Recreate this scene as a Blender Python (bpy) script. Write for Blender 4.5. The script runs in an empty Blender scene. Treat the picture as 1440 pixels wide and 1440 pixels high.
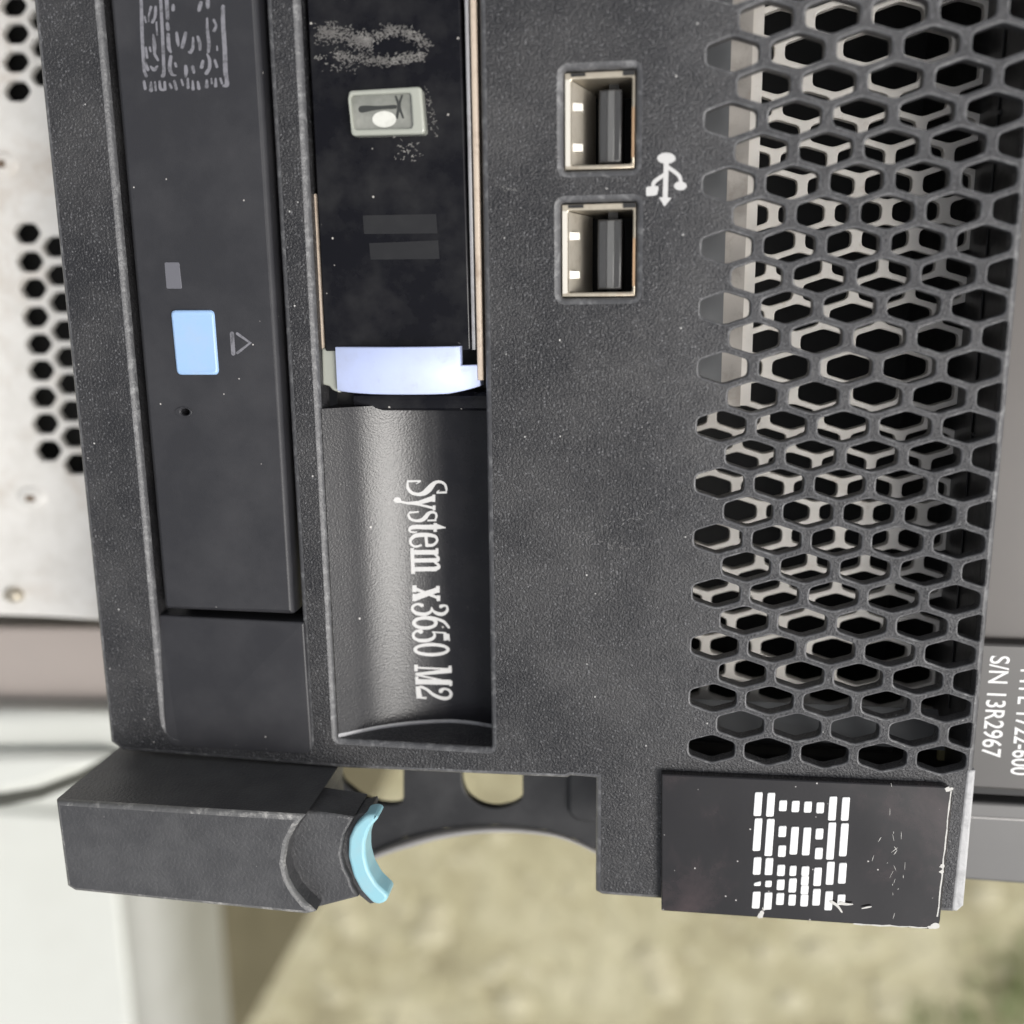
import bpy, bmesh, math, random
from mathutils import Vector, Matrix
from mathutils.geometry import delaunay_2d_cdt
import numpy as np
random.seed(7)
SC = bpy.context.scene
COL = SC.collection
H = 720.0            # height of the server front above the ground, in millimetres
# ---------------------------------------------------------------- camera
CAM = np.array([-3.9966, -22.0593, 99.5707])          # millimetres, relative to the server front
ROT = np.array([[0.9898, -0.0167, 0.1418], [-0.0131, 0.9783, 0.2068], [-0.1422, -0.2065, 0.9681]])
FPX = 1394.0
cd = bpy.data.cameras.new('camera'); cam = bpy.data.objects.new('camera', cd); COL.objects.link(cam)
rm = Matrix([list(r) for r in ROT]).to_quaternion().to_matrix().to_4x4()
cam.matrix_world = Matrix.Translation(Vector((CAM[0], CAM[1], CAM[2] + H)) * 0.001) @ rm
cd.sensor_width = 36.0; cd.lens = 36.0 * FPX / 1440.0
cd.clip_start = 0.004; cd.clip_end = 300.0
cd.dof.use_dof = True; cd.dof.focus_distance = 0.104; cd.dof.aperture_fstop = 14.0
SC.camera = cam
# ---------------------------------------------------------------- sky and sun
SUN = Vector((0.53, -0.20, 0.83)).normalized()
wd = bpy.data.worlds.new('World'); SC.world = wd; wd.use_nodes = True
nt = wd.node_tree; bg = nt.nodes['Background']
sky = nt.nodes.new('ShaderNodeTexSky'); sky.sky_type = 'NISHITA'; sky.sun_disc = False
sky.sun_elevation = math.asin(SUN.z); sky.sun_rotation = math.atan2(SUN.x, SUN.y)
sky.dust_density = 5.0; sky.air_density = 1.0; sky.ozone_density = 1.0
hs = nt.nodes.new('ShaderNodeHueSaturation'); hs.inputs['Saturation'].default_value = 0.22
nt.links.new(sky.outputs[0], hs.inputs['Color']); nt.links.new(hs.outputs[0], bg.inputs[0])
bg.inputs[1].default_value = 0.15
sd = bpy.data.lights.new('sun', 'SUN'); sd.energy = 1.4; sd.angle = math.radians(20); sd.color = (1.0, 0.97, 0.92)
so = bpy.data.objects.new('sun', sd); COL.objects.link(so)
so.rotation_euler = SUN.to_track_quat('Z', 'Y').to_euler()
SC.view_settings.view_transform = 'Standard'; SC.view_settings.look = 'None'
SC.view_settings.exposure = 0.28; SC.view_settings.gamma = 1.0
SC.cycles.max_bounces = 6
# ---------------------------------------------------------------- helpers
def W(x, y, c=0.0):
    """point (millimetres) of the plane at depth c that the photograph shows at pixel x, y"""
    d = ROT @ np.array([(x - 720) / FPX, -(y - 720) / FPX, -1.0])
    t = (c - CAM[2]) / d[2]; p = CAM + t * d
    return (float(p[0]), float(p[1]))
def WP(pts, c=0.0): return [W(x, y, c) for x, y in pts]
def root(name, label, cat, loc=(0, 0, 0), group=None):
    o = bpy.data.objects.new(name, None); COL.objects.link(o)
    o.location = Vector((loc[0], loc[1], loc[2] + H)) * 0.001
    o.empty_display_size = 0.02
    o['label'] = label; o['category'] = cat
    if group: o['group'] = group
    o['org'] = [loc[0], loc[1], loc[2]]
    return o
ORG = {}
class MB:
    def __init__(s): s.v = []; s.f = []; s.s = []; s.m = []
    def add(s, vs, fs, smooth=False, mi=0):
        n = len(s.v); s.v += [tuple(v) for v in vs]
        s.f += [tuple(n + i for i in f) for f in fs]; s.s += [smooth] * len(fs); s.m += [mi] * len(fs); return s
    def box(s, a0, a1, b0, b1, c0, c1):
        v = [(a, b, c) for c in (c0, c1) for b in (b0, b1) for a in (a0, a1)]
        return s.add(v, [(0, 2, 3, 1), (4, 5, 7, 6), (0, 1, 5, 4), (2, 6, 7, 3), (0, 4, 6, 2), (1, 3, 7, 5)])
    def build(s, name, mat, parent, loc=None, mat2=None):
        me = bpy.data.meshes.new(name)
        o = bpy.data.objects.new(name, me); COL.objects.link(o)
        if parent is not None:
            org = ORG[parent.name]; o.parent = parent
        else:
            org = loc or (0, 0, 0); o.location = Vector((org[0], org[1], org[2] + H)) * 0.001
        ORG[o.name] = org
        me.from_pydata([((x - org[0]) * .001, (y - org[1]) * .001, (z - org[2]) * .001) for x, y, z in s.v], [], s.f)
        me.polygons.foreach_set('use_smooth', s.s)
        me.update()
        if mat: me.materials.append(mat)
        if mat2: me.materials.append(mat2); me.polygons.foreach_set('material_index', s.m)
        return o
def thing(name, label, cat, loc=(0, 0, 0), group=None):
    o = root(name, label, cat, loc, group); ORG[o.name] = loc; del o['org']; return o
def tag(o, label, cat, group=None, kind=None):
    o['label'] = label; o['category'] = cat
    if group: o['group'] = group
    if kind: o['kind'] = kind
def area(p): return 0.5 * sum(p[i][0] * p[(i + 1) % len(p)][1] - p[(i + 1) % len(p)][0] * p[i][1] for i in range(len(p)))
def ccw(p): return list(p) if area(p) > 0 else list(reversed(p))
def rounded(p, r, n=4):
    """round the corners of polygon p (r: one radius or one per corner)"""
    out = []; N = len(p)
    for i in range(N):
        ri = r[i] if isinstance(r, (list, tuple)) else r
        P = Vector(p[i]); A = Vector(p[i - 1]) - P; B = Vector(p[(i + 1) % N]) - P
        la, lb = A.length, B.length
        if ri <= 0 or la < 1e-6 or lb < 1e-6: out.append(tuple(P)); continue
        A /= la; B /= lb; t = min(ri, la * .48, lb * .48)
        s = P + A * t; e = P + B * t
        for k in range(n + 1):
            u = k / n; out.append(tuple(s * (1 - u) ** 2 + P * 2 * u * (1 - u) + e * u * u))
    return out
def offset(p, d):
    """move each edge of ccw polygon p inwards by d (a number or one per edge)"""
    N = len(p); out = []
    for i in range(N):
        d0 = d[i - 1] if isinstance(d, list) else d; d1 = d[i] if isinstance(d, list) else d
        P = Vector(p[i]); e0 = (P - Vector(p[i - 1])).normalized(); e1 = (Vector(p[(i + 1) % N]) - P).normalized()
        n0 = Vector((-e0.y, e0.x)); n1 = Vector((-e1.y, e1.x))
        cr = e0.x * e1.y - e0.y * e1.x
        if abs(cr) < 0.05: q = P + (n0 * d0 + n1 * d1) * .5
        else:
            A = P + n0 * d0; Bq = P + n1 * d1
            t = ((Bq.x - A.x) * e1.y - (Bq.y - A.y) * e1.x) / cr
            q = A + e0 * t
            if (q - P).length > 3 * max(d0, d1, 1e-6): q = P + (n0 * d0 + n1 * d1) * .5
        out.append((q.x, q.y))
    return out
def tri(loops):
    """triangulate a region bounded by loops (even-odd)"""
    vs = []; es = []
    for L in loops:
        n = len(vs); vs += [Vector(p) for p in L]; es += [(n + i, n + (i + 1) % len(L)) for i in range(len(L))]
    V, E, F, *_ = delaunay_2d_cdt(vs, es, [], 0, 1e-6)
    if not F: return [], []
    VA = np.array([(v.x, v.y) for v in V]); T = np.array([f[:3] for f in F])
    cx = VA[T].mean(1); ins = np.zeros(len(T), bool)
    for L in loops:
        A = np.array(L); B = np.roll(A, -1, 0)
        for (x0, y0), (x1, y1) in zip(A, B):
            if y0 == y1: continue
            m = ((y0 > cx[:, 1]) != (y1 > cx[:, 1])) & (cx[:, 0] < (x1 - x0) * (cx[:, 1] - y0) / (y1 - y0) + x0)
            ins ^= m
    return VA, T[ins]
def plate(mb, outer, holes=(), c=0.0, th=2.0, bev=0.3, hbev=None, flat=(), tilt=None, nb=3, back=False, worn_highlight=0):
    """plate with openings, rounded front edges; c is the front, th the thickness; edges in flat keep no bevel"""
    hbev = bev if hbev is None else hbev
    zf = tilt or (lambda a, b: c)
    outer = ccw(outer); holes = [ccw(h) for h in holes]
    fl = [0.0 if i in flat else 1.0 for i in range(len(outer))]
    caps = [offset(outer, [bev * k for k in fl]) if bev else outer]
    for h in holes: caps.append(offset(h, -hbev) if hbev else h)
    VA, T = tri(caps)
    mb.add([(x, y, zf(x, y)) for x, y in VA], [tuple(int(i) for i in t) for t in T])
    def wall(P, r, sgn, dd):
        N = len(P); rings = []
        for k in range(nb + 1):
            an = k / nb * math.pi / 2; o = r * (1 - math.sin(an)); dz = r * (1 - math.cos(an))
            Q = offset(P, [o * sgn * w for w in dd]) if r else P
            rings.append([(x, y, zf(x, y) - dz) for x, y in Q])
            if not r: break
        vs = [v for g in rings for v in g]; fs = []
        for k in range(len(rings) - 1):
            for i in range(N):
                j = (i + 1) % N; f = (k * N + i, (k + 1) * N + i, (k + 1) * N + j, k * N + j)
                fs.append(f if sgn > 0 else f[::-1])
        mb.add(vs, fs, True, worn_highlight if r else 0)
        top = rings[-1]; vs = top + [(x, y, zf(x, y) - th) for x, y, z in top]
        mb.add(vs, [((i, N + i, N + (i + 1) % N, (i + 1) % N) if sgn > 0 else (i, (i + 1) % N, N + (i + 1) % N, N + i)) for i in range(N)])
    wall(outer, bev, 1, fl)
    for h in holes: wall(h, hbev, -1, [1.0] * len(h))
    if back:
        VB, TB = tri([outer] + holes)
        mb.add([(x, y, zf(x, y) - th) for x, y in VB], [tuple(int(i) for i in t[::-1]) for t in TB])
    return mb
def ellipse(ca, cb, ra, rb, n=20): return [(ca + ra * math.cos(2 * math.pi * k / n), cb + rb * math.sin(2 * math.pi * k / n)) for k in range(n)]
def rect(a0, a1, b0, b1): return [(a0, b0), (a1, b0), (a1, b1), (a0, b1)]
def catmull(pts, n=6):
    if len(pts) < 3: return pts
    out = []; P = [pts[0]] + list(pts) + [pts[-1]]
    for i in range(1, len(P) - 2):
        for k in range(n):
            t = k / n
            out.append(tuple(0.5 * (2 * P[i][j] + (P[i + 1][j] - P[i - 1][j]) * t + (2 * P[i - 1][j] - 5 * P[i][j] + 4 * P[i + 1][j] - P[i + 2][j]) * t * t + (3 * P[i][j] - P[i - 1][j] - 3 * P[i + 1][j] + P[i + 2][j]) * t ** 3) for j in range(len(P[0]))))
    out.append(tuple(pts[-1])); return out
STK = [0]
def stroke(mb, pts, mp, smooth=True, cap=True):
    """a pen stroke of varying width: pts are (x, y, width), mp maps x, y and a lift to a point"""
    STK[0] += 1; lift = 0.03 + 0.0015 * (STK[0] % 17)
    p = catmull(pts) if smooth and len(pts) > 2 else list(pts)
    L = []; Rr = []
    for i, (x, y, w) in enumerate(p):
        x0, y0 = p[max(i - 1, 0)][:2]; x1, y1 = p[min(i + 1, len(p) - 1)][:2]
        l = math.hypot(x1 - x0, y1 - y0) or 1; nx, ny = -(y1 - y0) / l, (x1 - x0) / l
        L.append((x + nx * w / 2, y + ny * w / 2)); Rr.append((x - nx * w / 2, y - ny * w / 2))
    vs = [mp(x, y, lift) for x, y in L + Rr]; n = len(L)
    mb.add(vs, [(i, i + 1, n + i + 1, n + i) for i in range(n - 1)])
    if cap:
        for (q, e) in ((p[0], p[1]), (p[-1], p[-2])):
            if q[2] < 1e-3: continue
            an = math.atan2(q[1] - e[1], q[0] - e[0]); r = q[2] / 2 * .98
            fan = [mp(q[0] + r * math.cos(an + t), q[1] + r * math.sin(an + t), lift) for t in [math.pi * (k / 6 - .5) for k in range(7)]]
            mb.add(fan, [tuple(range(7))])
def blob(mb, pts, mp, smooth=False):
    STK[0] += 1; lift = 0.03 + 0.0015 * (STK[0] % 17)
    VA, T = tri([ccw(pts)])
    mb.add([mp(x, y, lift) for x, y in VA], [tuple(int(i) for i in t) for t in T])
# ---------------------------------------------------------------- materials
def mat(name, col, rough=.5, metal=0.0, grain=None, dust=None, wear=None, coat=0.0, spec=.5, specks=None, rvar=0.0, grille_tone=None):
    m = bpy.data.materials.new(name); m.use_nodes = True; t = m.node_tree; N = t.nodes; Lk = t.links
    b = N['Principled BSDF']; b.inputs['Base Color'].default_value = (*col, 1); b.inputs['Roughness'].default_value = rough
    b.inputs['Metallic'].default_value = metal; b.inputs['Specular IOR Level'].default_value = spec
    b.inputs['Coat Weight'].default_value = coat; b.inputs['Coat Roughness'].default_value = .08
    tc = N.new('ShaderNodeTexCoord'); mp = N.new('ShaderNodeMapping'); mp.inputs['Scale'].default_value = (1000, 1000 , 1000)
    Lk.new(tc.outputs['Object'], mp.inputs['Vector'])
    cur = None
    def noise(sc, det=3, ro=.55, dis=0):
        n = N.new('ShaderNodeTexNoise'); n.inputs['Scale'].default_value = sc; n.inputs['Detail'].default_value = det
        n.inputs['Roughness'].default_value = ro; n.inputs['Distortion'].default_value = dis; Lk.new(mp.outputs[0], n.inputs['Vector']); return n
    def ramp(src, a, b_):
        r = N.new('ShaderNodeMapRange'); r.inputs['From Min'].default_value = a; r.inputs['From Max'].default_value = b_
        Lk.new(src, r.inputs['Value']); return r.outputs['Result']
    def mix(fac, c2, cur):
        x = N.new('ShaderNodeMix'); x.data_type = 'RGBA'
        if cur is None: x.inputs[6].default_value = (*col, 1)
        else: Lk.new(cur, x.inputs[6])
        x.inputs[7].default_value = (*c2, 1); Lk.new(fac, x.inputs[0]); return x.outputs[2]
    def mul(a, k):
        q = N.new('ShaderNodeMath'); q.operation = 'MULTIPLY'; Lk.new(a, q.inputs[0])
        if isinstance(k, float): q.inputs[1].default_value = k
        else: Lk.new(k, q.inputs[1])
        return q.outputs[0]
    if grille_tone:  # base colour blends paler along x, towards the grille
        c2, x0, x1 = grille_tone; sx = N.new('ShaderNodeSeparateXYZ'); Lk.new(mp.outputs[0], sx.inputs[0])
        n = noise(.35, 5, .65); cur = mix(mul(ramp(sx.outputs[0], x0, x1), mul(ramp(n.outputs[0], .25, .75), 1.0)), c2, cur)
    if dust:
        c2, amt, sc = dust
        n = noise(sc, 6, .65); cur = mix(mul(ramp(n.outputs[0], .42, .75), amt), c2, cur)
    if wear:
        c2, amt, sc, lo, hi = wear
        n = noise(sc, 8, .7, .4); cur = mix(mul(ramp(n.outputs[0], lo, hi), amt), c2, cur)
    for c2, sc, rad, keep in (specks if isinstance(specks, list) else [specks] if specks else []):
        v = N.new('ShaderNodeTexVoronoi'); v.inputs['Scale'].default_value = sc; Lk.new(mp.outputs[0], v.inputs['Vector'])
        sep = N.new('ShaderNodeSeparateColor'); Lk.new(v.outputs['Color'], sep.inputs[0])
        f = mul(ramp(v.outputs['Distance'], rad, rad * .5), ramp(sep.outputs[0], keep, keep - .01))
        cur = mix(f, c2, cur)
    if cur is not None: Lk.new(cur, b.inputs['Base Color'])
    if rvar:
        n = noise(.5, 5, .6); r = N.new('ShaderNodeMapRange'); r.inputs['From Min'].default_value = .3; r.inputs['From Max'].default_value = .7
        r.inputs['To Min'].default_value = max(rough - rvar, .02); r.inputs['To Max'].default_value = rough + rvar
        Lk.new(n.outputs[0], r.inputs['Value']); Lk.new(r.outputs[0], b.inputs['Roughness'])
    if grain:
        sc, dist, det = grain
        n = noise(sc, det, .6); bp = N.new('ShaderNodeBump'); bp.inputs['Strength'].default_value = 1.0
        bp.inputs['Distance'].default_value = dist * .001
        Lk.new(n.outputs[0], bp.inputs['Height']); Lk.new(bp.outputs[0], b.inputs['Normal'])
    return m
DUST = (.16, .15, .14); SPK = ((.5, .48, .45), 1.1, .11, .06)
M = {}
M['bezel'] = mat('textured_black_plastic', (.017, .017, .019), .36, spec=.42, grille_tone=((.062, .062, .065), 11, 24), grain=(3.9, .22, 2), dust=((.085, .083, .082), .5, .085), specks=[((.095, .095, .099), 3.1, .40, .28), ((.50, .49, .47), 1.1, .13, .05)])  # the fine grey specks are painted glints of the grain
M['worn_highlight'] = mat('worn_highlit_edge', (.075, .075, .078), .40, grain=(3.4, .08, 3), wear=((.30, .30, .30), .55, .8, .5, .7))  # paler bevels: edge wear and edge highlights painted in one colour
M['grille'] = mat('grained_black_plastic', (.045, .045, .047), .42, grain=(4.2, .07, 3), dust=((.2, .19, .18), .35, .4))
M['tray'] = mat('fine_black_plastic', (.019, .019, .022), .45, grain=(8, .012, 2), dust=((.10, .098, .1), .18, .12), specks=SPK)
M['gloss'] = mat('glossy_black_acrylic', (.004, .004, .006), .07, spec=.22, grain=(.25, .01, 2), dust=((.06, .06, .058), .30, .16), specks=((.4, .38, .35), .9, .13, .22))
M['recess'] = mat('satin_black_plastic', (.007, .007, .009), .22, spec=.34, grain=(4.6, .022, 2), specks=((.5, .48, .46), .7, .1, .1), dust=(DUST, .05, .2))
M['badge'] = mat('glossy_dark_badge', (.010, .009, .010), .09, spec=.45, coat=.15, grain=(.10, .25, 1), wear=((.075, .05, .052), .6, .06, .50, .75), specks=((.5, .48, .46), .9, .1, .12))  # brownish blotches stand in for varied reflections on the gloss
M['badge_edge'] = mat('worn_badge_edge', (.5, .49, .46), .5, grain=(2, .05, 3))
M['scuff'] = mat('pale_scuffs', (.13, .128, .125), .6)
M['print'] = mat('white_print', (.50, .495, .485), .55, wear=((.3, .3, .3), .4, 1.5, .55, .75))
M['bright_print'] = mat('bright_white_print', (.70, .70, .69), .4)
M['dim_print'] = mat('worn_grey_print', (.17, .168, .185), .6, wear=((.06, .06, .065), .8, 1.2, .48, .62))
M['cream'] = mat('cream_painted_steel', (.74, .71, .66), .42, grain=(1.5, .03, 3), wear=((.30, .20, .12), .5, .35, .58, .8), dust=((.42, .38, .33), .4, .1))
M['beige'] = mat('beige_painted_steel', (.42, .39, .355), .5, wear=((.2, .17, .14), .6, .25, .5, .7), grain=(.8, .05, 3))
M['rail'] = mat('aged_cream_plastic', (.52, .43, .34), .45, wear=((.22, .15, .10), .7, .5, .5, .75))
M['greyrail'] = mat('grey_plastic_rail', (.30, .30, .31), .35, wear=((.1, .09, .08), .5, .4, .5, .7))
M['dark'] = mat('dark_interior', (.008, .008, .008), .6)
M['darkgloss'] = mat('dark_interior_plastic', (.025, .025, .026), .3, grain=(.6, .05, 2), dust=((.10, .1, .1), .4, .5))
M['greyplate'] = mat('grey_interior_plate', (.13, .135, .14), .35, dust=((.2, .2, .2), .3, .2))
M['blue'] = mat('pale_blue_plastic', (.50, .57, .82), .28, coat=.3, dust=((.40, .43, .52), .5, .25), wear=((.30, .30, .33), .5, .5, .6, .8))
M['bluebtn'] = mat('light_blue_button', (.28, .43, .66), .35, dust=((.33, .42, .52), .6, .35), wear=((.2, .2, .2), .4, .8, .62, .8))
M['cyan'] = mat('cyan_tab_plastic', (.25, .48, .55), .40, dust=((.32, .45, .48), .6, .4))
M['steel'] = mat('nickel_steel', (.50, .45, .36), .32, metal=.7, grain=(1.2, .03, 3), wear=((.35, .24, .15), .6, .5, .5, .75))
M['copper'] = mat('tarnished_steel', (.50, .33, .20), .35, metal=.8)
M['tongue2'] = mat('worn_connector_plastic', (.10, .10, .098), .4, grain=(3, .03, 2))
M['leaf'] = mat('dull_nickel', (.50, .46, .39), .45, metal=.25, wear=((.22, .17, .12), .5, .6, .5, .75))
M['leafw'] = mat('bright_nickel', (.64, .61, .54), .4, metal=.2)
M['tongue'] = mat('connector_plastic', (.035, .035, .035), .35, grain=(3, .03, 2))
M['button'] = mat('clear_grey_plastic', (.33, .34, .295), .12, coat=.6)
M['buttonface'] = mat('button_face', (.17, .175, .155), .25, coat=.4, dust=((.4, .4, .36), .5, .3))
M['lens'] = mat('painted_highlight', (.60, .60, .55), .3, dust=((.3, .3, .27), .5, .8))  # pale colour of the highlight painted on the button face
M['icon'] = mat('dark_icon_print', (.03, .032, .03), .4)
M['legend'] = mat('hidden_legend_window', (.011, .011, .012), .3, dust=((.022, .022, .022), .5, .4))
M['window'] = mat('smoked_window', (.12, .12, .135), .4)
M['lever'] = mat('lever_plastic', (.045, .045, .047), .42, grain=(3.0, .11, 3), dust=((.13, .13, .13), .35, .18), specks=((.45, .44, .43), .9, .1, .05))
M['lworn_highlight'] = mat('worn_highlit_lever_edge', (.10, .10, .10), .42, grain=(3, .1, 3), wear=((.45, .44, .42), .6, .6, .52, .68))  # lever bevels painted paler, for wear and for their highlights
M['bracket'] = mat('black_bracket_steel', (.012, .012, .013), .40, dust=((.08, .08, .08), .4, .1))
M['trim'] = mat('worn_light_edge', (.42, .42, .42), .45, wear=((.2, .2, .2), .6, .6, .5, .7), grain=(2.5, .06, 3))
M['rim'] = mat('zinc_rim', (.36, .35, .34), .4, metal=.4)
M['white'] = mat('white_painted_steel', (.54, .55, .51), .42, dust=((.46, .46, .42), .5, .02), grain=(.6, .03, 3))
M['panel'] = mat('off_white_panel', (.64, .625, .59), .42, wear=((.36, .27, .19), .6, .09, .52, .78), dust=((.48, .46, .42), .6, .25), grain=(.8, .03, 3))
M['pink'] = mat('pinkish_grey_plastic', (.33, .29, .265), .45, dust=((.26, .235, .22), .5, .02))
M['unit'] = mat('grey_brown_plastic', (.042, .034, .029), .4, dust=((.07, .056, .047), .4, .05))
M['tagm'] = mat('grey_tag_plastic', (.050, .047, .044), .4, dust=((.075, .07, .066), .4, .05))
M['silver'] = mat('silver_grey_panel', (.105, .103, .10), .42, dust=((.14, .138, .135), .4, .05))
M['cab_shade'] = mat('grey_shaded_side', (.27, .27, .24), .5, dust=((.2, .195, .165), .5, .03))  # grey paints shade onto the sides of the white cabinet
M['gap_shade'] = mat('painted_gap_shade', (.05, .05, .04), .6)  # dark colour of the painted shadow under the handle
M['wedge_shade'] = mat('olive_shade_paint', (.10, .088, .052), .7, dust=((.16, .14, .09), .6, .03))  # olive colour standing in for shaded ground beside the cabinet
M['chassis'] = mat('dark_chassis_steel', (.06, .06, .062), .45, metal=.2)
def ground_mat():
    m = bpy.data.materials.new('pale_stony_ground'); m.use_nodes = True; t = m.node_tree; N = t.nodes; Lk = t.links
    b = N['Principled BSDF']; b.inputs['Roughness'].default_value = .85
    tc = N.new('ShaderNodeTexCoord')
    def ns(sc, det, ro):
        n = N.new('ShaderNodeTexNoise'); n.inputs['Scale'].default_value = sc; n.inputs['Detail'].default_value = det; n.inputs['Roughness'].default_value = ro
        Lk.new(tc.outputs['Object'], n.inputs['Vector']); return n
    n1 = ns(9, 6, .62); n2 = ns(38, 5, .65)
    r1 = N.new('ShaderNodeValToRGB'); Lk.new(n1.outputs[0], r1.inputs[0])
    e = r1.color_ramp.elements; e[0].position = .30; e[0].color = (.165, .143, .070, 1); e[1].position = .66; e[1].color = (.49, .46, .315, 1)
    x = e.new(.47); x.color = (.34, .31, .18, 1)
    r2 = N.new('ShaderNodeValToRGB'); Lk.new(n2.outputs[0], r2.inputs[0])
    e = r2.color_ramp.elements; e[0].position = .30; e[0].color = (.22, .19, .12, 1); e[1].position = .72; e[1].color = (.53, .50, .35, 1)
    mx = N.new('ShaderNodeMix'); mx.data_type = 'RGBA'; mx.inputs[0].default_value = .42
    Lk.new(r1.outputs[0], mx.inputs[6]); Lk.new(r2.outputs[0], mx.inputs[7]); Lk.new(mx.outputs[2], b.inputs['Base Color'])
    bp = N.new('ShaderNodeBump'); bp.inputs['Distance'].default_value = .02; bp.inputs['Strength'].default_value = .7
    Lk.new(n2.outputs[0], bp.inputs['Height']); Lk.new(bp.outputs[0], b.inputs['Normal']); return m
M['ground'] = ground_mat()
M['grass'] = mat('green_grass', (.27, .33, .15), .6, dust=((.40, .40, .24), .7, .02))
M['stone'] = mat('pale_pebble', (.42, .39, .27), .8, dust=((.30, .265, .17), .6, .03))
# ---------------------------------------------------------------- ground
g = MB().add([(-40000, -40000, -H), (40000, -40000, -H), (40000, 40000, -H), (-40000, 40000, -H)], [(0, 1, 2, 3)]).build('ground', M['ground'], None, (0, 0, -H))
tag(g, 'pale beige stony ground beneath the stacked servers', 'ground', kind='structure')
st = MB()
for _ in range(170):
    px = random.uniform(330, 1470); py = random.uniform(1120, 1480); a, b = W(px, py, -H)
    r = random.choice([3, 4, 5, 7, 9, 13]) * random.uniform(.8, 1.5); s1 = random.uniform(.5, 1)
    rings = [(1.0, 0), (.86, .5), (.5, .85)]; an0 = random.random() * 6
    vs = []
    for k, z in rings:
        for j in range(7):
            an = an0 + j * 6.2832 / 7; vs.append((a + r * k * math.cos(an), b + r * k * s1 * math.sin(an), -H - 1 + r * .35 * z))
    fs = [(k * 7 + j, k * 7 + (j + 1) % 7, k * 7 + 7 + (j + 1) % 7, k * 7 + 7 + j) for k in range(2) for j in range(7)] + [tuple(range(14, 21))]
    st.add(vs, fs, True)
o = st.build('pebbles', M['stone'], None, (0, -500, -H)); tag(o, 'loose pale pebbles scattered over the beige ground', 'pebbles', kind='stuff')
gr = MB()
for cx, cy, n, sp in ((1415, 1410, 130, 60), (1450, 1345, 70, 45), (1330, 1455, 70, 55)):
    for _ in range(n):
        a, b = W(cx + random.gauss(0, sp * .7), cy + random.gauss(0, sp * .55), -H)
        an = random.random() * 6.28; hgt = random.uniform(12, 34); lx = random.gauss(0, 9); ly = random.gauss(0, 9); w = random.uniform(.8, 1.8)
        dx, dy = math.cos(an) * w, math.sin(an) * w
        gr.add([(a - dx, b - dy, -H - .5), (a + dx, b + dy, -H - .5), (a + lx * .5 + dx * .7, b + ly * .5 + dy * .7, -H + hgt * .6), (a + lx * .5 - dx * .7, b + ly * .5 - dy * .7, -H + hgt * .6), (a + lx * 1.4, b + ly * 1.4, -H + hgt)],
               [(0, 1, 2, 3), (3, 2, 4)])
o = gr.build('grass', M['grass'], None, (260, -640, -H)); tag(o, 'patch of short green grass growing on the beige ground', 'grass', kind='stuff')
# ================================================================ the black server
SV = thing('rack_server', 'black rack server with honeycomb grille, glossy logo badge and blue release tab', 'server', (-19, -70, -H))
P = 5.8; RS = .8660254 * .5695; HW = 2.38; A_L, A_R = -66.3, 28.95; B_TOP = 46.0
SEAM = -1.6
B_BOT = -73.2
# --- openings
bay = rounded([(-42.0, B_TOP - 4), (-59.0, B_TOP - 4), (-59.15, -70.3), (-42.1, -70.9)], [0.6, .6, 2.0, 1.0], 5)
slot = rounded([(-38.6, B_TOP - 4), (-38.75, -69.7), (-21.25, -69.9), (-21.0, B_TOP - 4)], .25, 3)
USB = []
for (x0, y0, x1, y1) in ((792, 99, 893, 237), (788, 285, 894, 418)):
    a0, b1 = W(x0, y0); a1, b0 = W(x1, y1); USB.append((a0, a1, b0, b1))
left_outline = [(A_L, B_TOP), (A_L, -71.6), (-64.8, -72.6), (-38, -73.3), (-12.9, -73.0), (-12.5, -72.75), (-9.75, -72.85), (-9.75, -86.5), (-9.0, -86.9), (SEAM, -86.9), (SEAM, B_TOP)]
# ccw order flips the list; find the seam edge afterwards
def flat_edges(p, test):
    q = ccw(p); return [i for i in range(len(q)) if test(q[i], q[(i + 1) % len(q)])]
mb = MB()
plate(mb, left_outline, worn_highlight=1, holes= [bay, slot] + [rounded(rect(*u), .35, 3) for u in USB], c=0, th=3.2, bev=.55, hbev=.62,
      flat=flat_edges(left_outline, lambda u, v: (abs(u[0] - SEAM) < .01 and abs(v[0] - SEAM) < .01)))
bezel = mb.build('bezel', M['bezel'], SV, mat2=M['worn_highlight'])
# --- honeycomb grille
def hexagon(ca, cb, hw, ry=None):
    r = hw / .8660254; k = .5695
    return [(ca + r * math.sin(t), cb + r * k * math.cos(t)) for t in [i * math.pi / 3 for i in range(6)]]
def clip(p, amax):
    out = []
    for i in range(len(p)):
        u, v = p[i], p[(i + 1) % len(p)]
        if u[0] <= amax: out.append(u)
        if (u[0] <= amax) != (v[0] <= amax):
            t = (amax - u[0]) / (v[0] - u[0]); out.append((amax, u[1] + (v[1] - u[1]) * t))
    return out
holes = []
for r in range(-8, 25):
    for k in range(0, 5):
        ca = (k + (.5 if r % 2 else 0)) * P + 2.475; cb = -r * P * RS
        p = clip(hexagon(ca, cb, HW), A_R - .62)
        if len(p) >= 3 and abs(area(p)) > 1.2: holes.append(rounded(p, .42, 3))
gout = [(SEAM, B_TOP), (A_R, B_TOP), (A_R, -85.2), (A_R - .8, -86.0), (SEAM, -86.9)]
mb = MB()
plate(mb, gout, holes, 0, 1.5, .6, .18, worn_highlight=1, flat=flat_edges(gout, lambda u, v: (abs(u[0] - SEAM) < .01 and abs(v[0] - SEAM) < .01)))
grille = mb.build('honeycomb_grille', M['bezel'], SV, mat2=M['worn_highlight'])
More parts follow.
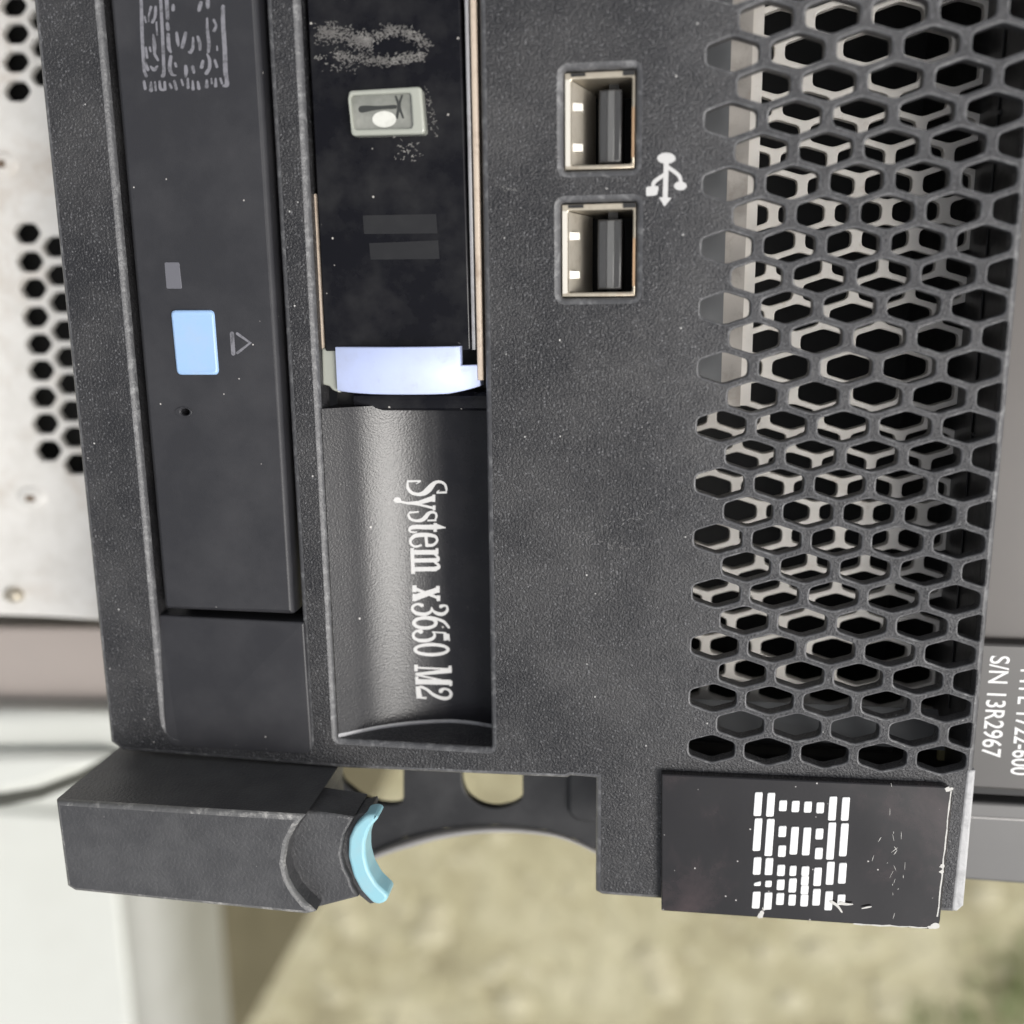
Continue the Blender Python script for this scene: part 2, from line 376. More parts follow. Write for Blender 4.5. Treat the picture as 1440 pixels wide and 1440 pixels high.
# folded-back flank of the bezel, behind the right rim
MB().box(A_R - .5, A_R - .12, -85.5, B_TOP - .5, -16, -1.3).build('bezel_flank', M['grille'], SV)
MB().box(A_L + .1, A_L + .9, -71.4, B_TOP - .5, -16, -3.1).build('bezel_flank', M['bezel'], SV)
# --- inner cream grille behind the black one
ra, rb = 22.52, -29.45; ri = []
a0i, a1i = 2.6, W(1366, 517, -13)[0]; b0i, b1i = W(1100, 1001, -13)[1], B_TOP - 3
for j in range(-18, 29):
    for k in range(-6, 5):
        ca = ra + (k + (.5 if j % 2 else 0)) * P; cb = rb - j * P * RS * .942
        if cb > b1i - 1.5 or cb < b0i + 1.0: continue
        lo = a0i if cb > -34.2 else -2.6
        p = [(x, cb + (y - cb) * .95) for x, y in hexagon(ca, cb, 2.36)]; p = clip(p, a1i - .3)
        p = [(-x, y) for x, y in clip([(-x, y) for x, y in p], -lo - .1)]
        if len(p) >= 3 and abs(area(p)) > 2.0: ri.append(rounded(p, .4, 2))
mb = MB()
plate(mb, [(-3.0, b0i), (a1i, b0i), (a1i, b1i), (-3.0, b1i)], ri, -13, 1.1, .15, .14)
mb.build('inner_grille', M['cream'], SV)
# sheet-metal strip with a raised lip at the left of the inner grille
e1 = W(1052, 200, -9.5)[0]; e2 = W(1024, 200, -8)[0]; e3 = W(1000, 200, -8)[0]
bl = -33.2
MB().box(e2, e1, bl, B_TOP - 4, -13.2, -8.2).build('inner_strip', M['beige'], SV)
MB().box(e1 + .01, e1 + 1.15, bl, B_TOP - 4, -13.2, -9.2).build('inner_lip', M['cream'], SV)
MB().box(-6, e2 - .02, bl, B_TOP - 4, -14, -7.4).build('inner_housing', M['greyplate'], SV)
# lower plate and dark interior
yA = W(1100, 1003, -6)[1]; yB = W(1100, 1026, -6)[1]
mb = MB(); mb.add([(-6, yA, -9.0), (27.5, yA, -9.0), (27.5, yB - 1.2, -5.2), (-6, yB - .4, -5.2)], [(0, 3, 2, 1)])
mb.add([(-6, yB - .4, -5.2), (27.5, yB - 1.2, -5.2), (27.5, yB - 2.0, -8), (-6, yB - 1.0, -8)], [(0, 3, 2, 1)])
mb.build('inner_plate', M['greyplate'], SV)
mb = MB()
for i in range(9):
    t0, t1 = i / 8 * math.pi, (i + 1) / 8 * math.pi
    if i < 8: mb.add([(a, -69.9 + 1.6 * math.cos(t), -8 + 1.6 * math.sin(t)) for a in (-6, 22.5) for t in (t0, t1)], [(0, 1, 3, 2)], True)
mb.build('inner_tube', M['darkgloss'], SV)
MB().box(W(1366, 517, -9)[0], 28.2, -66, B_TOP - 4, -16, -7.5).build('inner_block', M['darkgloss'], SV)
mb = MB()
for k, (bb, w) in enumerate([(-64, .4), (-55, .3), (-46, .35), (-36, .3), (-26, .4), (-15, .3), (-5, .35)]): mb.box(W(1366, 517, -9)[0] + .3, 28.1, bb, bb + w, -7.5, -6.9)
mb.build('block_ribs', M['darkgloss'], SV)
MB().box(-9, 28.42, -73.2, B_TOP - 2, -40, -38.02).build('inner_wall', M['dark'], SV)
MB().box(-8, 28.3, -73.2, -72.4, -38, -3.2).build('inner_wall', M['dark'], SV)
MB().box(-9, -8.05, -73, B_TOP - 2, -38, -3.4).build('inner_wall', M['dark'], SV)
MB().box(28.32, 28.4, -73, B_TOP - 2, -38, -1.6).build('inner_wall', M['darkgloss'], SV)
tg = W(1331, 1062, -8)
MB().box(tg[0] - .85, tg[0] + .75, tg[1] - .75, tg[1] + .9, -8.6, -8).build('yellow_sticker', mat('yellow_sticker', (.42, .38, .2), .6), SV)
# --- optical drive tray: tilts a little, its right edge stands proud
TL = lambda a, b: .15 + (a + 58) / 16 * .45
tray = rounded([(-58.0, B_TOP - 4.5), (-57.95, W(231, 856)[1]), (-42.75, W(411, 862)[1]), (-42.6, B_TOP - 4.5)], .25, 2)
mb = MB(); plate(mb, tray, [ellipse(*W(262, 579), .5, .36, 14)], th=9, bev=.5, hbev=.12, tilt=TL); TR = mb.build('optical_drive', M['tray'], SV)
MB().add([(*W(252, 570), -1.5), (*W(272, 570), -1.5), (*W(272, 588), -1.5), (*W(252, 588), -1.5)], [(3, 2, 1, 0)]).build('release_pinhole', M['dark'], TR)
eb = ellipse(*W(260, 579), 1.0, .58, 24); mb = MB(); plate(mb, eb, [ellipse(*W(262, 579), .56, .4, 18)], th=.2, bev=.08, hbev=.08, tilt=lambda a, b: TL(a, b) + .10); mb.build('pinhole_ring', M['tray'], TR)
btn = rounded(WP([(241, 436), (301, 436), (308, 527), (250, 527)], .5), .55, 4)
mb = MB(); plate(mb, btn, th=1.6, bev=.25, tilt=lambda a, b: TL(a, b) + .55 - max(0, a - W(288, 480)[0]) * .25); mb.build('eject_button', M['bluebtn'], TR)
win = rounded(WP([(233, 369), (254, 369), (258, 406), (236, 406)]), .15, 2)
mb = MB(); plate(mb, win, th=.2, bev=.03, tilt=lambda a, b: TL(a, b) + .05); mb.build('activity_light', M['window'], TR)
def on_tray(x, y, l):
    a, b = W(x, y, .3); return (a, b, TL(a, b) + l * .6)
mb = MB()
stroke(mb, [(327, 469, 6), (329, 497, 6)], on_tray, False); stroke(mb, [(334.5, 469, 4), (353, 482, 4.5), (335, 496, 4)], on_tray, False)
mb.build('eject_symbol', M['dim_print'], TR)
mb = MB()
Z = lambda x, y, l: on_tray(180 + x / 9, y / 9, l)
for s in ([(150, -260, 40), (165, 30, 42), (175, 400, 46), (195, 800, 42), (205, 900, 40), (230, 960, 38)], [(400, -250, 40), (415, 0, 40), (440, 500, 42), (455, 900, 44), (440, 960, 50)],
          [(480, -200, 46), (495, 60, 50), (505, 235, 46)], [(500, 300, 44), (510, 370, 46)], [(510, 440, 46), (520, 600, 50), (545, 660, 30)],
          [(545, 720, 46), (530, 850, 48), (560, 940, 40), (610, 955, 16)], [(620, 420, 36), (632, 520, 44), (640, 580, 26)], [(735, 420, 40), (712, 520, 50), (690, 600, 44)],
          [(830, 480, 26), (828, 600, 40), (800, 660, 46), (775, 660, 26)], [(890, 470, 34), (915, 550, 44), (920, 630, 36)],
          [(1010, 240, 28), (1015, 400, 38), (1035, 560, 46), (1025, 660, 36)], [(1010, 690, 24), (1040, 760, 42), (1040, 860, 46), (1000, 930, 50)],
          [(1215, 90, 48), (1215, 300, 54), (1235, 600, 58), (1245, 900, 60), (1260, 1000, 50), (1260, 1080, 60), (1215, 1090, 24)],
          [(575, 70, 40), (575, 125, 46)], [(930, 40, 50), (905, 130, 50)], [(1010, -120, 40), (1018, 30, 52), (1020, 95, 44)],
          [(600, 800, 30), (612, 840, 34)], [(735, 840, 40), (740, 900, 52), (735, 970, 30)], [(825, 850, 44), (840, 920, 34)], [(955, 780, 40), (940, 850, 50)],
          [(1095, 260, 34), (1125, 330, 30), (1100, 390, 44)], [(1110, 770, 34), (1135, 850, 36)], [(1135, 590, 20), (1140, 640, 24)],
          [(210, 210, 26), (225, 280, 24)], [(290, 90, 36), (262, 200, 24), (262, 270, 20)], [(350, 90, 36), (345, 200, 40), (310, 280, 40)], [(360, 280, 22), (370, 440, 24)],
          [(320, 440, 24), (335, 560, 50), (335, 680, 36)], [(225, 600, 28), (240, 730, 34)], [(275, 600, 28), (285, 650, 24)], [(345, 700, 40), (380, 760, 30)], [(220, 800, 40), (250, 880, 40)], [(285, 840, 24), (330, 880, 50), (370, 840, 30)],
          [(200, 1030, 36), (215, 1120, 40)], [(290, 1040, 24), (290, 1140, 56)], [(340, 1040, 28), (350, 1140, 30)], [(400, 1030, 30), (410, 1120, 40), (450, 1140, 30)], [(465, 1040, 34), (470, 1130, 40)], [(530, 1060, 30), (550, 1110, 36)], [(590, 1030, 36), (615, 1130, 40)],
          [(680, 1010, 24), (700, 1080, 30)], [(760, 1000, 30), (765, 1110, 40)], [(825, 1030, 24), (830, 1130, 44)], [(890, 1040, 30), (905, 1120, 46)], [(1005, 1020, 30), (1005, 1100, 50)], [(1065, 1000, 20), (1070, 1060, 24)], [(1120, 1000, 24), (1120, 1090, 44)], [(1180, 1000, 30), (1200, 1060, 30)]):
    stroke(mb, s, Z)
mb.build('disc_logo', M['dim_print'], TR)
# --- blank panel below the tray
def TB(a, b):
    z = -.75 + (a + 59) / 17 * 1.05; u = min(1, max(0, (b + 70.5) / 9)); return z * u + .02 * (1 - u)
bp_ = rounded([(-59.35, W(222, 868)[1]), (-59.35, -71.75), (-41.75, -71.85), (-41.75, W(424, 874)[1])], [.1, 1.6, 1.2, .1], 5); bp_ = [p for i, p in enumerate(bp_)]
mb = MB(); plate(mb, bp_, th=3, bev=.22, tilt=TB); mb.build('blank_panel', M['tray'], SV)
MB().box(-59.8, -41, -71, B_TOP - 4, -10, -8.5).build('bay_floor', M['dark'], SV)
# --- light-path panel
pT, pB = B_TOP - 4.2, W(560, 493, -1.2)[1]
PN = MB(); plate(PN, rounded([(W(432, 0, -1.2)[0], pT), (W(458, 490, -1.2)[0], pB), (W(662, 489, -1.2)[0], pB), (W(643, 0, -1.2)[0], pT)], .2, 2), c=-1.0, th=7, bev=.15); PN = PN.build('diagnostic_panel', M['gloss'], SV)
def bar(name, x0, x1, ytop, ybot, c, th, m, par, bev=.12):
    """a strip lying along the slot: pixel columns at the bottom row ybot"""
    a0 = W(x0, ybot, c)[0]; a1 = W(x1, ybot, c)[0]; b0 = W(x0, ybot, c)[1]; b1 = pT if ytop < 0 else W(x0, ytop, c)[1]
    q = MB(); plate(q, rect(a0, a1, b0, b1), c=c, th=th, bev=bev); return q.build(name, m, par)
bar('panel_edge', 663.5, 668.5, -1, 492, -1.3, 5, M['greyrail'], PN)
bar('panel_rail', 671, 679.5, -1, 535, -.9, 6, M['rail'], PN, .25)
bar('panel_rail', 448, 456.5, 272, 492, -1.6, 5, M['rail'], PN, .2)
q = MB(); plate(q, rounded(WP([(452, 489), (476, 489), (478, 553), (466, 548), (463, 543), (453, 541)], -1.5), .2, 2), c=-1.5, th=4, bev=.2); q.build('panel_foot', M['button'], PN)
# clear button with an icon
bo = rounded(WP([(489, 127), (592, 121), (598, 188), (493, 191)], .3), .45, 4); bi = rounded(WP([(492, 134), (577, 130), (580, 180), (497, 182)], .3), .4, 4)
q = MB(); plate(q, bo, [bi], c=.3, th=2.2, bev=.25, hbev=.2); BT = q.build('power_button', M['button'], PN)
q = MB(); plate(q, bi, c=-.12, th=1, bev=0); q.build('button_face', M['buttonface'], BT)
fm = lambda x, y, l: (*W(400 + x / 4.5, y / 4.5, -.12), -.12 + l)
q = MB(); stroke(q, [(490, 692, 44), (520, 688, 40), (600, 682, 24), (700, 676, 26)], fm); stroke(q, [(705, 610, 12), (722, 670, 16), (712, 745, 16)], fm); stroke(q, [(745, 605, 12), (728, 670, 16), (752, 745, 12)], fm); q.build('button_icon', M['icon'], BT)
q = MB(); blob(q, ellipse(632, 755, 76, 52), fm); q.build('button_highlight', M['lens'], BT)  # white highlight on the button, drawn as a pale patch
q = MB()
for pts in ([(510, 303), (613, 301), (615, 328), (512, 329)], [(519, 342), (616, 338), (618, 364), (521, 365)]): plate(q, WP(pts, -.95), c=-.97, th=.02, bev=0)
q.build('legend_window', M['legend'], PN)
q = MB(); gm = lambda x, y, l: (*W(x, y, -.97), -.985 + l * .5)
random.seed(3)
def smear(path, n, wd):
    for _ in range(n):
        t = random.random() * (len(path) - 1); i = int(t); u = t - i
        x = path[i][0] * (1 - u) + path[i + 1][0] * u + random.gauss(0, 3); y = path[i][1] * (1 - u) + path[i + 1][1] * u + random.gauss(0, wd)
        l = random.uniform(1.0, 5.5); an = random.gauss(-.3, .8)
        stroke(q, [(x, y, .4), (x + l * math.cos(an) * .6, y + l * math.sin(an) * .6, random.uniform(.5, 2.3)), (x + l * math.cos(an), y + l * math.sin(an), .4)], gm, False, False)
smear([(444, 48), (470, 46), (500, 56), (520, 62)], 620, 6.5); smear([(510, 60), (540, 45), (560, 43), (580, 50), (602, 64)], 430, 4.5)
smear([(470, 78), (510, 84), (550, 86), (595, 78)], 520, 4); smear([(442, 82), (455, 79)], 20, 2); smear([(455, 92), (500, 100)], 30, 4); smear([(555, 210), (590, 215)], 45, 8); smear([(600, 130), (612, 195)], 40, 4)
q.build('scratch_marks', mat('smeared_dust', (.105, .10, .095), .8, wear=((.26, .25, .235), .8, .5, .5, .7)), PN)['kind'] = 'stuff'
# blue latch: a strip bowed across the slot
q = MB(); n = 26; aL, aR = W(471, 520, -.2)[0], W(673, 520, -.6)[0]
bT, bTn, bBt = W(560, 488, .6)[1], W(560, 515, .6)[1], W(560, 551, .6)[1]
fr = []
tn = [i / 22 * .885 for i in range(23)] + [.8852 + i / 3 * .1148 for i in range(4)]; n = len(tn) - 1
for i, t in enumerate(tn):
    a = aL + (aR - aL) * t
    c = -1.0 + 2.1 * math.sin(math.pi * (.05 + t * .86)) - max(0, t - .9) * 9
    top = bT if t < .8851 else bTn; bot = bBt - .25 + .25 * (abs(t - .5) * 2) ** 4 + max(0, t - .8) * 2.0
    fr.append((a, top, bot, c))
vs = []
for a, tp, bt, c in fr: vs += [(a, tp, c - 1.2), (a, tp, c - .1), (a, tp - .1, c), (a, bt + .14, c), (a, bt, c - .14), (a, bt, c - 2.2)]
q.add(vs, [(i * 6 + k, i * 6 + k + 1, i * 6 + k + 7, i * 6 + k + 6) for i in range(n) for k in range(5)], True)
q.add([vs[k] for k in range(6)] , [(0, 1, 2, 3, 4, 5)]); q.add([vs[n * 6 + k] for k in range(6)], [(5, 4, 3, 2, 1, 0)])
q.build('panel_latch', M['blue'], PN)
MB().box(-38.4, -21.4, W(560, 574, -2)[1] - .2, pB - .1, -7, -5).build('slot_floor', M['dark'], SV)
q = MB(); bx = W(560, 562, -4)[1]
for i in range(8):
    t0, t1 = i / 8 * math.pi, (i + 1) / 8 * math.pi
    q.add([(a, bx + 1.2 * math.cos(t), -4.2 + 1.0 * math.sin(t)) for a in (-36, -21.6) for t in (t0, t1)], [(0, 1, 3, 2)], True)
q.build('hinge_rod', M['gloss'], SV)
# --- scooped finger recess with the model name
SCL, SCR = -38.65, -21.2; DEP = [(0, .3), (.1, 1.5), (.2, 2.7), (.3, 3.65), (.4, 4.4), (.5, 4.98), (.6, 5.4), (.7, 5.6), (.85, 5.3), (1, 4.5)]
def dep(a):
    t = min(1, max(0, (a - SCL) / (SCR - SCL)))
    for (t0, d0), (t1, d1) in zip(DEP, DEP[1:]):
        if t <= t1:
            u = (t - t0) / (t1 - t0); return d0 + (d1 - d0) * u
    return DEP[-1][1]
DEP = [(p[0], p[1]) for p in catmull(DEP, 6)]
sb0, sb1 = -70.1, W(560, 575, -.5)[1]
q = MB(); n = 60; vs = []
for i in range(n + 1):
    a = SCL + (SCR - SCL) * i / n; vs += [(a, sb0, -dep(a)), (a, sb1, -dep(a))]
q.add(vs, [(2 * i, 2 * i + 2, 2 * i + 3, 2 * i + 1) for i in range(n)], True)
q.add(vs[1::2] + [(x, y - .01, -8) for x, y, z in vs[1::2]], [(i, i + 1, n + 2 + i, n + 1 + i) for i in range(n)])
RC = q.build('finger_recess', M['recess'], SV)
q = MB(); q.add([(SCL, -69.78, -dep(SCL) * .0 - .3)] + [], [])
ev = []
for i in range(n + 1):
    a = SCL + (SCR - SCL) * i / n; ev += [(a, -69.72, -.35), (a, -69.62, -dep(a) - .02)]
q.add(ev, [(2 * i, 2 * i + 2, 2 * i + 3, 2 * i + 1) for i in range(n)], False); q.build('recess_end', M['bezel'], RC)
q = MB(); pr = None
for i in range(n):
    a0 = SCL + (SCR - SCL) * i / n; a1 = SCL + (SCR - SCL) * (i + 1) / n
    q.add([(a0, -69.62, -dep(a0) + .03), (a1, -69.62, -dep(a1) + .03), (a1, -69.42, -dep(a1) + .10), (a0, -69.42, -dep(a0) + .10), (a0, -69.2, -dep(a0) + .02), (a1, -69.2, -dep(a1) + .02)], [(0, 1, 2, 3), (3, 2, 5, 4)], True)
q.build('recess_seam', M['greyrail'], RC)
def on_scoop(x, y, l):
    c = -5.0
    for _ in range(8):
        a, b = W(x, y, c); c = -dep(a)
    a, b = W(x, y, c + l); return (a, b, c + l)
m1 = lambda x, y, l: on_scoop(550 + x / 8.47, 660 + y / 8.47, l * .8)
m2 = lambda x, y, l: on_scoop(550 + x / 8.0, 820 + y / 8.0, l * .8)
def ring(mb, cx, cy, rx, ry, wx, wy, mp):
    o = [(cx + (rx) * math.cos(t), cy + (ry) * math.sin(t)) for t in [k * math.pi / 18 for k in range(36)]]
    i = [(cx + (rx - wx) * math.cos(t), cy + (ry - wy) * math.sin(t)) for t in [k * math.pi / 18 for k in range(36)]]
    STK[0] += 1; lift = .03 + .0015 * (STK[0] % 17)
    mb.add([mp(x, y, lift) for x, y in o + i], [(k, (k + 1) % 36, 36 + (k + 1) % 36, 36 + k) for k in range(36)])
q = MB(); S = lambda *p: stroke(q, list(p), m1); T_ = lambda *p: stroke(q, list(p), m2); SL = lambda mp, *p: stroke(q, list(p), mp, False, False)
S((655, 275, 14), (658, 235, 26), (640, 180, 30), (590, 150, 32), (530, 155, 40), (485, 195, 62), (440, 245, 74), (390, 283, 58), (320, 298, 40), (250, 280, 38), (205, 235, 36), (195, 185, 28), (200, 145, 16)); SL(m1, (540, 278, 22), (665, 274, 26)); SL(m1, (188, 143, 26), (355, 138, 18)); SL(m1, (345, 140, 22), (300, 175, 6)); SL(m1, (548, 275, 22), (575, 245, 6))
SL(m1, (508, 302, 36), (508, 388, 36)); SL(m1, (512, 428, 34), (512, 488, 34)); SL(m1, (500, 345, 62), (330, 398, 46), (200, 402, 30)); S((500, 460, 30), (330, 420, 24), (200, 402, 26), (110, 385, 30), (70, 365, 50)); blob(q, ellipse(75, 365, 44, 34), m1)
S((520, 612, 16), (540, 560, 26), (525, 520, 28), (480, 510, 32), (440, 530, 44), (405, 575, 52), (360, 605, 44), (290, 612, 30), (230, 590, 30), (208, 550, 28), (215, 515, 14)); SL(m1, (432, 610, 20), (540, 606, 24)); SL(m1, (212, 515, 24), (330, 506, 18))
S((500, 688, 60), (400, 687, 54), (280, 686, 50), (230, 702, 42), (222, 735, 24), (260, 750, 20), (302, 746, 18)); SL(m1, (525, 640, 40), (525, 745, 40)); blob(q, [(515, 638), (650, 690), (650, 700), (515, 718)], m1)
SL(m1, (415, 795, 36), (425, 915, 36)); S((425, 905, 40), (500, 900, 34), (548, 850, 28), (525, 800, 36), (450, 782, 46), (385, 780, 50), (290, 790, 48), (236, 835, 36), (236, 885, 30), (285, 920, 26), (355, 905, 26))
SL(m1, (250, 938, 44), (262, 1245, 44)); SL(m1, (255, 988, 56), (560, 988, 56)); SL(m1, (255, 1086, 50), (540, 1082, 50)); SL(m1, (260, 1190, 54), (545, 1186, 54)); SL(m1, (546, 940, 34), (546, 1010, 34))
S((515, 1010, 20), (555, 1045, 34), (555, 1080, 44), (510, 1085, 50)); S((515, 1105, 20), (562, 1140, 34), (562, 1170, 44), (510, 1186, 54))
SL(m2, (262, 25, 48), (262, 100, 48)); SL(m2, (265, 122, 48), (265, 202, 48)); SL(m2, (525, 32, 42), (525, 108, 42)); SL(m2, (532, 138, 40), (532, 202, 40)); SL(m2, (275, 162, 72), (525, 75, 58)); SL(m2, (275, 65, 36), (525, 165, 30))
T_((345, 250, 44), (300, 235, 26), (250, 258, 30), (240, 300, 34), (290, 340, 40), (380, 350, 40), (445, 320, 30), (458, 275, 16)); T_((455, 275, 14), (475, 315, 28), (530, 345, 40), (590, 345, 38), (630, 310, 32), (628, 265, 26), (600, 252, 26), (560, 262, 42))
ring(q, 380, 448, 145, 76, 42, 38, m2); T_((380, 388, 36), (460, 392, 36), (540, 412, 32), (600, 440, 32), (650, 500, 26))
T_((335, 545, 52), (290, 538, 26), (252, 570, 30), (258, 615, 32), (320, 645, 38), (420, 642, 40), (480, 610, 34), (488, 570, 26), (465, 550, 14)); SL(m2, (468, 550, 16), (620, 562, 18)); blob(q, [(588, 560), (655, 572), (662, 655), (640, 640), (592, 648)], m2)
ring(q, 455, 748, 205, 76, 40, 38, m2)
SL(m2, (280, 918, 42), (280, 992, 36)); SL(m2, (270, 950, 22), (660, 968, 22)); SL(m2, (662, 930, 34), (662, 1000, 44)); SL(m2, (680, 985, 50), (275, 1026, 30)); SL(m2, (275, 1030, 20), (660, 1112, 22)); SL(m2, (280, 1108, 58), (672, 1116, 56)); SL(m2, (288, 1052, 36), (292, 1140, 36)); SL(m2, (670, 1100, 38), (672, 1158, 30))
T_((560, 1212, 52), (590, 1190, 26), (645, 1200, 26), (674, 1245, 34), (650, 1288, 36), (580, 1296, 38), (480, 1258, 34), (400, 1195, 30), (330, 1166, 28)); SL(m2, (300, 1162, 50), (318, 1294, 62)); SL(m2, (300, 1288, 16), (398, 1292, 24))
q.build('model_lettering', M['print'], RC)
# --- USB ports
for i, (a0, a1, b0, b1) in enumerate(USB):
    UB = MB(); ins = .35
    oa0, oa1, ob0, ob1 = a0 + .08, a1 - .08, b0 + .12, b1 - .12
    plate(UB, rect(oa0, oa1, ob0, ob1), [rounded(rect(oa0 + .62, oa1 - .28, ob0 + .42, ob1 - .62), .2, 2)], c=-.55, th=11, bev=.1, hbev=.16)
    UB = UB.build('usb_port', M['steel'], SV)
    MB().box(a0 + .4, a1 - .4, b0 + .4, b1 - .4, -11.2, -10.6).build('socket_floor', M['dark'], UB)
    w = a1 - a0; h = b1 - b0
    q = MB(); plate(q, rect(a0 + w * .48, a0 + w * .80, b0 + h * .09, b1 - h * .17), c=-1.6, th=9, bev=.22); q.build('tongue', M['tongue'], UB)
    for t in (.66, .25):
        q = MB(); bb = b0 + h * t
        q.add([(a0 + .75, bb - .38, -1.1), (a0 + .75, bb + .38, -1.1), (a0 + 1.75, bb + .33, -1.5), (a0 + 1.75, bb - .33, -1.5), (a0 + .9, bb - .38, -5), (a0 + .9, bb + .38, -5), (a0 + 1.6, bb + .2, -5), (a0 + 1.6, bb - .2, -5)],
              [(0, 3, 2, 1), (3, 7, 6, 2), (0, 4, 7, 3), (1, 2, 6, 5)]); q.build('contact_spring', M['leafw'], UB)
    q = MB(); e = a0 + .72; q.add([(e, b0 + .62, -.75), (e, b1 - .8, -.75), (e + 1.9, b1 - .8, -8), (e + 1.9, b0 + .62, -8)], [(0, 3, 2, 1)]); q.build('shell_leaf', M['leaf'], UB)
    q = MB(); q.box(a0 + .16, a0 + .62, b0 + .45, b1 - .75, -.6, -.44); q.build('shell_lip', M['leafw'], UB)
    q = MB(); plate(q, rect(a0 + w * .60, a0 + w * .70, b0 + h * .10, b1 - h * .18), c=-1.5, th=1, bev=.1); q.build('tongue_ridge', M['tongue2'], UB)
    q = MB(); q.box(a0 + w * .10, a0 + w * .30, b1 - .48, b1 - .2, -.5, -.42); q.box(a1 - w * .18, a1 - .12, b1 - .6, b1 - .16, -.5, -.40); q.build('shell_slit', M['dark'], UB)
    q = MB(); q.box(a1 - .34, a1 - .12, b0 + h * .12, b0 + h * .62, -.52, -.38); q.build('shell_edge', M['copper'], UB)
fl = lambda x, y, l: (*W(x, y, .02), l * .6)
q = MB(); blob(q, ellipse(937, 222.5, 13, 7.8, 24), fl); stroke(q, [(937, 226, 7), (935.3, 279, 7)], fl, False, False); blob(q, [(926.5, 277.5), (944.5, 278), (934.5, 290.5)], fl)
stroke(q, [(936.5, 244, 5.5), (921, 255, 5.5), (918, 262, 5)], fl); blob(q, rounded([(908.5, 262.5), (926.5, 261.5), (924, 274.5), (908.5, 276)], 3), fl)
stroke(q, [(937.5, 234, 5.5), (954, 246, 5.5), (957.5, 256, 5)], fl); blob(q, ellipse(956.7, 261.5, 9, 6.2, 20), fl)
q.build('usb_symbol', M['print'], SV)
q = MB()
def scuff(x0, y0, x1, y1, n, wd):
    for _ in range(n):
        t = random.random(); x = x0 + (x1 - x0) * t + random.gauss(0, wd); y = y0 + (y1 - y0) * t + random.gauss(0, wd * .6); l = random.uniform(1, 5); an = random.gauss(math.atan2(y1 - y0, x1 - x0), .5)
        stroke(q, [(x, y, .3), (x + l * .5 * math.cos(an), y + l * .5 * math.sin(an), random.uniform(.4, 1.3)), (x + l * math.cos(an), y + l * math.sin(an), .3)], lambda u, v, l: (*W(u, v, .01), l * .4), False, False)
scuff(815, 755, 905, 775, 70, 7); scuff(850, 740, 930, 715, 40, 6); scuff(695, 258, 722, 268, 26, 2.5); scuff(780, 950, 900, 900, 30, 14); scuff(450, 690, 462, 760, 20, 3); scuff(700, 470, 960, 560, 40, 40)
q.build('scuff_marks', M['scuff'], SV)['kind'] = 'stuff'
# --- badge
bc = 1.05
bq = rounded(WP([(930, 1089), (1341, 1107), (1321, 1308), (930, 1281)], bc), [.15, 1.1, 1.1, .15], 5)
q = MB(); plate(q, bq, c=bc, th=1.1, bev=.14, nb=2); BG = q.build('badge', M['badge'], SV)
ed = ccw(bq); q = MB()
def edge_run(pts, w):
    for (x, y) in zip(pts, pts[1:]):
        x0, y0 = x; x1, y1 = y
        wv = w * random.uniform(.5, 1.5)
        stroke(q, [(x0, y0, w), (x1, y1, wv)], lambda u, v, l: (*W(u, v, bc), bc + l * .5), False, False)
edge_run([(1320 + (1340 - 1320) * (1 - k / 14) - 3 + random.uniform(-.7, .7), 1112 + k * 13.6) for k in range(14)], 1.9)
edge_run([(1200 + k * 13, 1299 + k * .75 + random.uniform(-.6, .6)) for k in range(9)], 1.7)
for (x, y, r) in ((1333, 1110, 4.5), (1338, 1109, 3), (1325, 1218, 4), (1324, 1226, 3.5), (1315, 1302, 6), (1308, 1304, 4), (1071, 1284, 4.5), (1069, 1288, 5), (1074, 1278, 3)):
    blob(q, [(x + r * math.cos(k * .7) * random.uniform(.6, 1.2), y + r * .8 * math.sin(k * .7) * random.uniform(.6, 1.2)) for k in range(9)], lambda u, v, l: (*W(u, v, bc), bc + l * .55))
for _ in range(20):
    x = random.gauss(1258, 12); y = random.gauss(1215, 45); l = random.uniform(2, 14); an = random.gauss(1.75, .5)
    stroke(q, [(x, y, .3), (x + l * .5 * math.cos(an), y + l * .5 * math.sin(an), random.uniform(.4, 1.1)), (x + l * math.cos(an), y + l * math.sin(an), .3)], lambda u, v, l: (*W(u, v, bc), bc + l * .6), False, False)
q.build('worn_edges', M['badge_edge'], BG)
q = MB(); plate(q, [(A_R - .75, -69.6), (A_R + .1, -69.6), (A_R + .1, -85.0), (A_R - .5, -85.7), (A_R - 1.05, -85.7)], c=.12, th=1.2, bev=.25); q.build('edge_trim', M['trim'], SV)
Bm = lambda x, y: W(1000 + x / 6, 1080 + y / 6, bc)
def letter(bars):
    q = MB()
    for (x, y0, y1, w, sl) in bars:
        k = -.075
        pts = [Bm(x - w / 2 - 0, y0 + sl), Bm(x + w / 2, y0), Bm(x + w / 2 + (y1 - y0) * k, y1), Bm(x - w / 2 + (y1 - y0) * k, y1 - sl * 0)]
        plate(q, rounded(pts, .18, 3), c=bc + .16, th=.2, bev=.05, nb=2)
    return q.build('letter', M['bright_print'], BG)
w = 66
letter([(402, 200, 400, w, 0), (508, 205, 405, w, 0), (608, 268, 360, w, 0), (714, 272, 368, w, 0), (818, 278, 372, w, 0), (922, 285, 378, w, 0), (1030, 236, 438, w, 0), (1138, 242, 440, w, 0)])
letter([(400, 420, 695, w, 0), (503, 425, 738, w, 0), (603, 485, 578, w, 0), (600, 648, 745, w, 0), (708, 492, 725, w, 0), (812, 497, 732, w, 0), (915, 505, 598, w, 0), (910, 668, 765, w, 0), (1022, 455, 768, w, 0), (1128, 462, 740, w, 0)])
